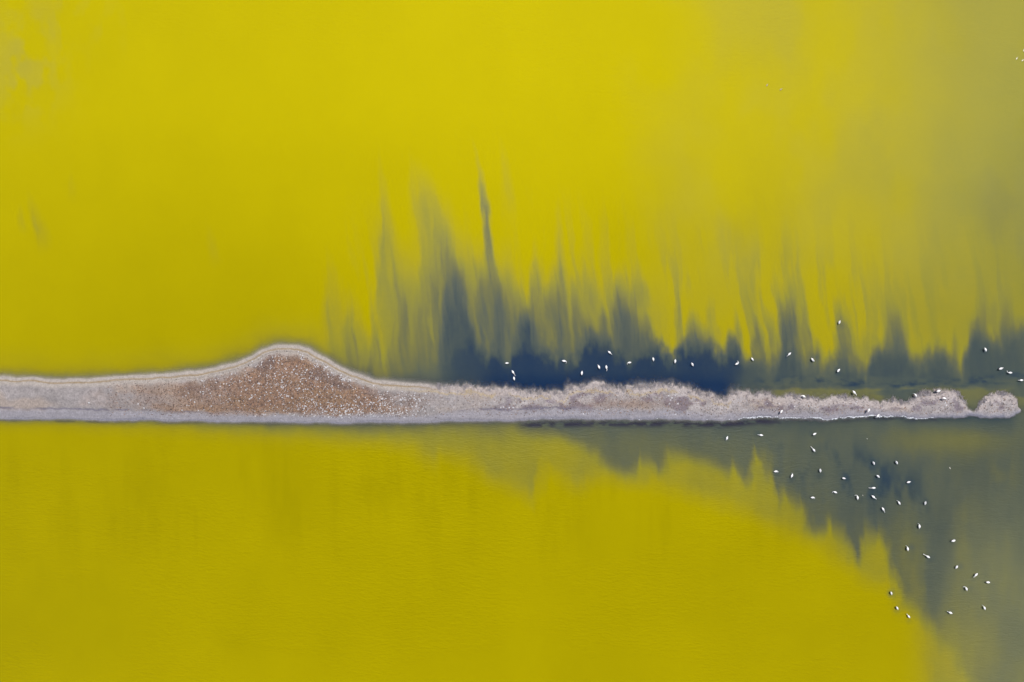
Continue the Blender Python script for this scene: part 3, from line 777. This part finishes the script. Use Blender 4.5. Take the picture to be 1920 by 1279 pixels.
for i, b in enumerate(BIRDS):
    z = 'row' if i < 22 else 'bank' if i < 30 else 'shore' if i < 33 else 'blue' if i < 50 else 'tail' if i < 60 else 'edge'
    zones[z].append(i)
PHR = {'row': ('leftmost', 0, 'in row above sandbank', 'flamingos wading above the sandbank'),
       'bank': ('leftmost', 0, 'on or touching the sandbank', 'flamingos standing on the sandbank'),
       'shore': ('leftmost', 0, 'of three nearest the lower shore', 'flamingos just below the sandbank'),
       'blue': ('leftmost', 0, 'in blue-water flock below sandbank', 'flock in the blue water below the sandbank'),
       'tail': ('topmost', 1, 'of the lower-right stragglers', 'stragglers in the grey water at lower right'),
       'edge': ('topmost', 1, 'of three at yellow algae edge', 'flamingos at the edge of the yellow algae')}
for z, ids in zones.items():
    a, ax_, tail_, grp = PHR[z]
    e = {'leftmost': 'rightmost', 'topmost': 'lowest'}[a]
    ids = sorted(ids, key=lambda i: BIRDS[i][ax_])
    for r, i in enumerate(ids):
        bx, by, hd, ps = BIRDS[i]
        rr = random.Random(100 + i)
        s = rr.uniform(0.86, 0.99)
        gz = BED
        zb = gz + LEG * s
        f = (CAM_H - zb) / CAM_H
        x = wx(bx) * f; y = wy(by) * f
        pxx, pyy = x / PX + 960, 639.5 - y / PX
        g = ground(pxx, pyy)
        if g > BED:
            gz = g - 0.005; zb = gz + LEG * s
            f = (CAM_H - zb) / CAM_H; x = wx(bx) * f; y = wy(by) * f
            gz = max(BED, ground(x / PX + 960, 639.5 - y / PX) - 0.005); zb = gz + LEG * s
        o = bpy.data.objects.new('flamingo', pose_mesh[ps])
        o.location = (x, y, zb)
        o.rotation_euler = (0, 0, math.radians(hd))
        o.scale = (s, s, s)
        scene.collection.objects.link(o)
        o['label'] = 'white flamingo, ' + LOOK[ps].format(facing(hd)) + ', ' + ordinal(r, len(ids), a, e) + ' ' + tail_
        o['category'] = 'flamingo'
        o['group'] = grp

# ---------------------------------------------------------------- small water birds resting on the upper lake
NECKS['duck'] = [(.26, 0, .06), (.27, 0, .13), (.29, 0, .20), (.33, 0, .22), (.38, 0, .21), (.42, 0, .19), (.45, 0, .18), (.48, 0, .175)]
duck_grey = bird_mesh('water_bird_grey', 'duck', legs=False, plum=grey_plumage, sc=0.55)
duck_pale = bird_mesh('water_bird_pale', 'duck', legs=False, plum=cream_plumage, sc=0.55)
for bx, by, hd, me, lab in ((1438, 160, 60, duck_grey, 'small brown-grey water bird floating on yellow water, left of a close pair'),
                            (1464, 168, 30, duck_grey, 'small brown-grey water bird floating on yellow water, right of a close pair'),
                            (1906, 110, 60, duck_pale, 'tiny cream water bird, leftmost of three at the upper right edge'),
                            (1917, 113.5, 40, duck_pale, 'tiny cream water bird, lowest of three at the upper right edge'),
                            (1919, 95, 100, duck_pale, 'tiny cream water bird, topmost of three at the upper right edge')):
    o = bpy.data.objects.new('water_bird', me)
    o.location = (wx(bx), wy(by), 0.035); o.rotation_euler = (0, 0, math.radians(hd))
    scene.collection.objects.link(o)
    tag(o, lab, 'water bird', 'small birds floating on the upper lake')

# ---------------------------------------------------------------- feathers drifting on the lower lake
def feather(bx, by, hd, size, lab):
    n = 7; V = []; F = []
    for i in range(n):
        t = i / (n - 1); wdt = 0.16 * math.sin(math.pi * (0.08 + 0.9 * t)) * (1 - 0.3 * t)
        bend = 0.10 * math.sin(t * 2.2)
        V += [(t, bend + wdt, 0.05 + 0.10 * t * t), (t, bend, 0.09 + 0.10 * t * t), (t, bend - wdt, 0.05 + 0.10 * t * t), (t, bend, 0.02 + 0.10 * t * t)]
    for i in range(n - 1):
        for k in range(4):
            F.append((i * 4 + k, (i + 1) * 4 + k, (i + 1) * 4 + (k + 1) % 4, i * 4 + (k + 1) % 4))
    F += [(0, 1, 2, 3), tuple((n - 1) * 4 + k for k in (3, 2, 1, 0))]
    o = mesh_object('floating_feather', np.array(V) * size, np.array(F), cream_plumage, None, True)
    o.location = (wx(bx), wy(by), 0.0); o.rotation_euler = (0, 0, math.radians(hd))
    tag(o, lab, 'feather', 'feathers drifting below the sandbank')
feather(1625, 822, -50, 0.20, 'tiny pale feather drifting alone just below the sandbank, above the flock')
feather(1780, 876, -68, 0.34, 'small pale feather drifting to the right of the blue-water flock')
feather(1617, 928, -60, 0.20, 'tiny pale feather drifting in the middle of the blue-water flock')
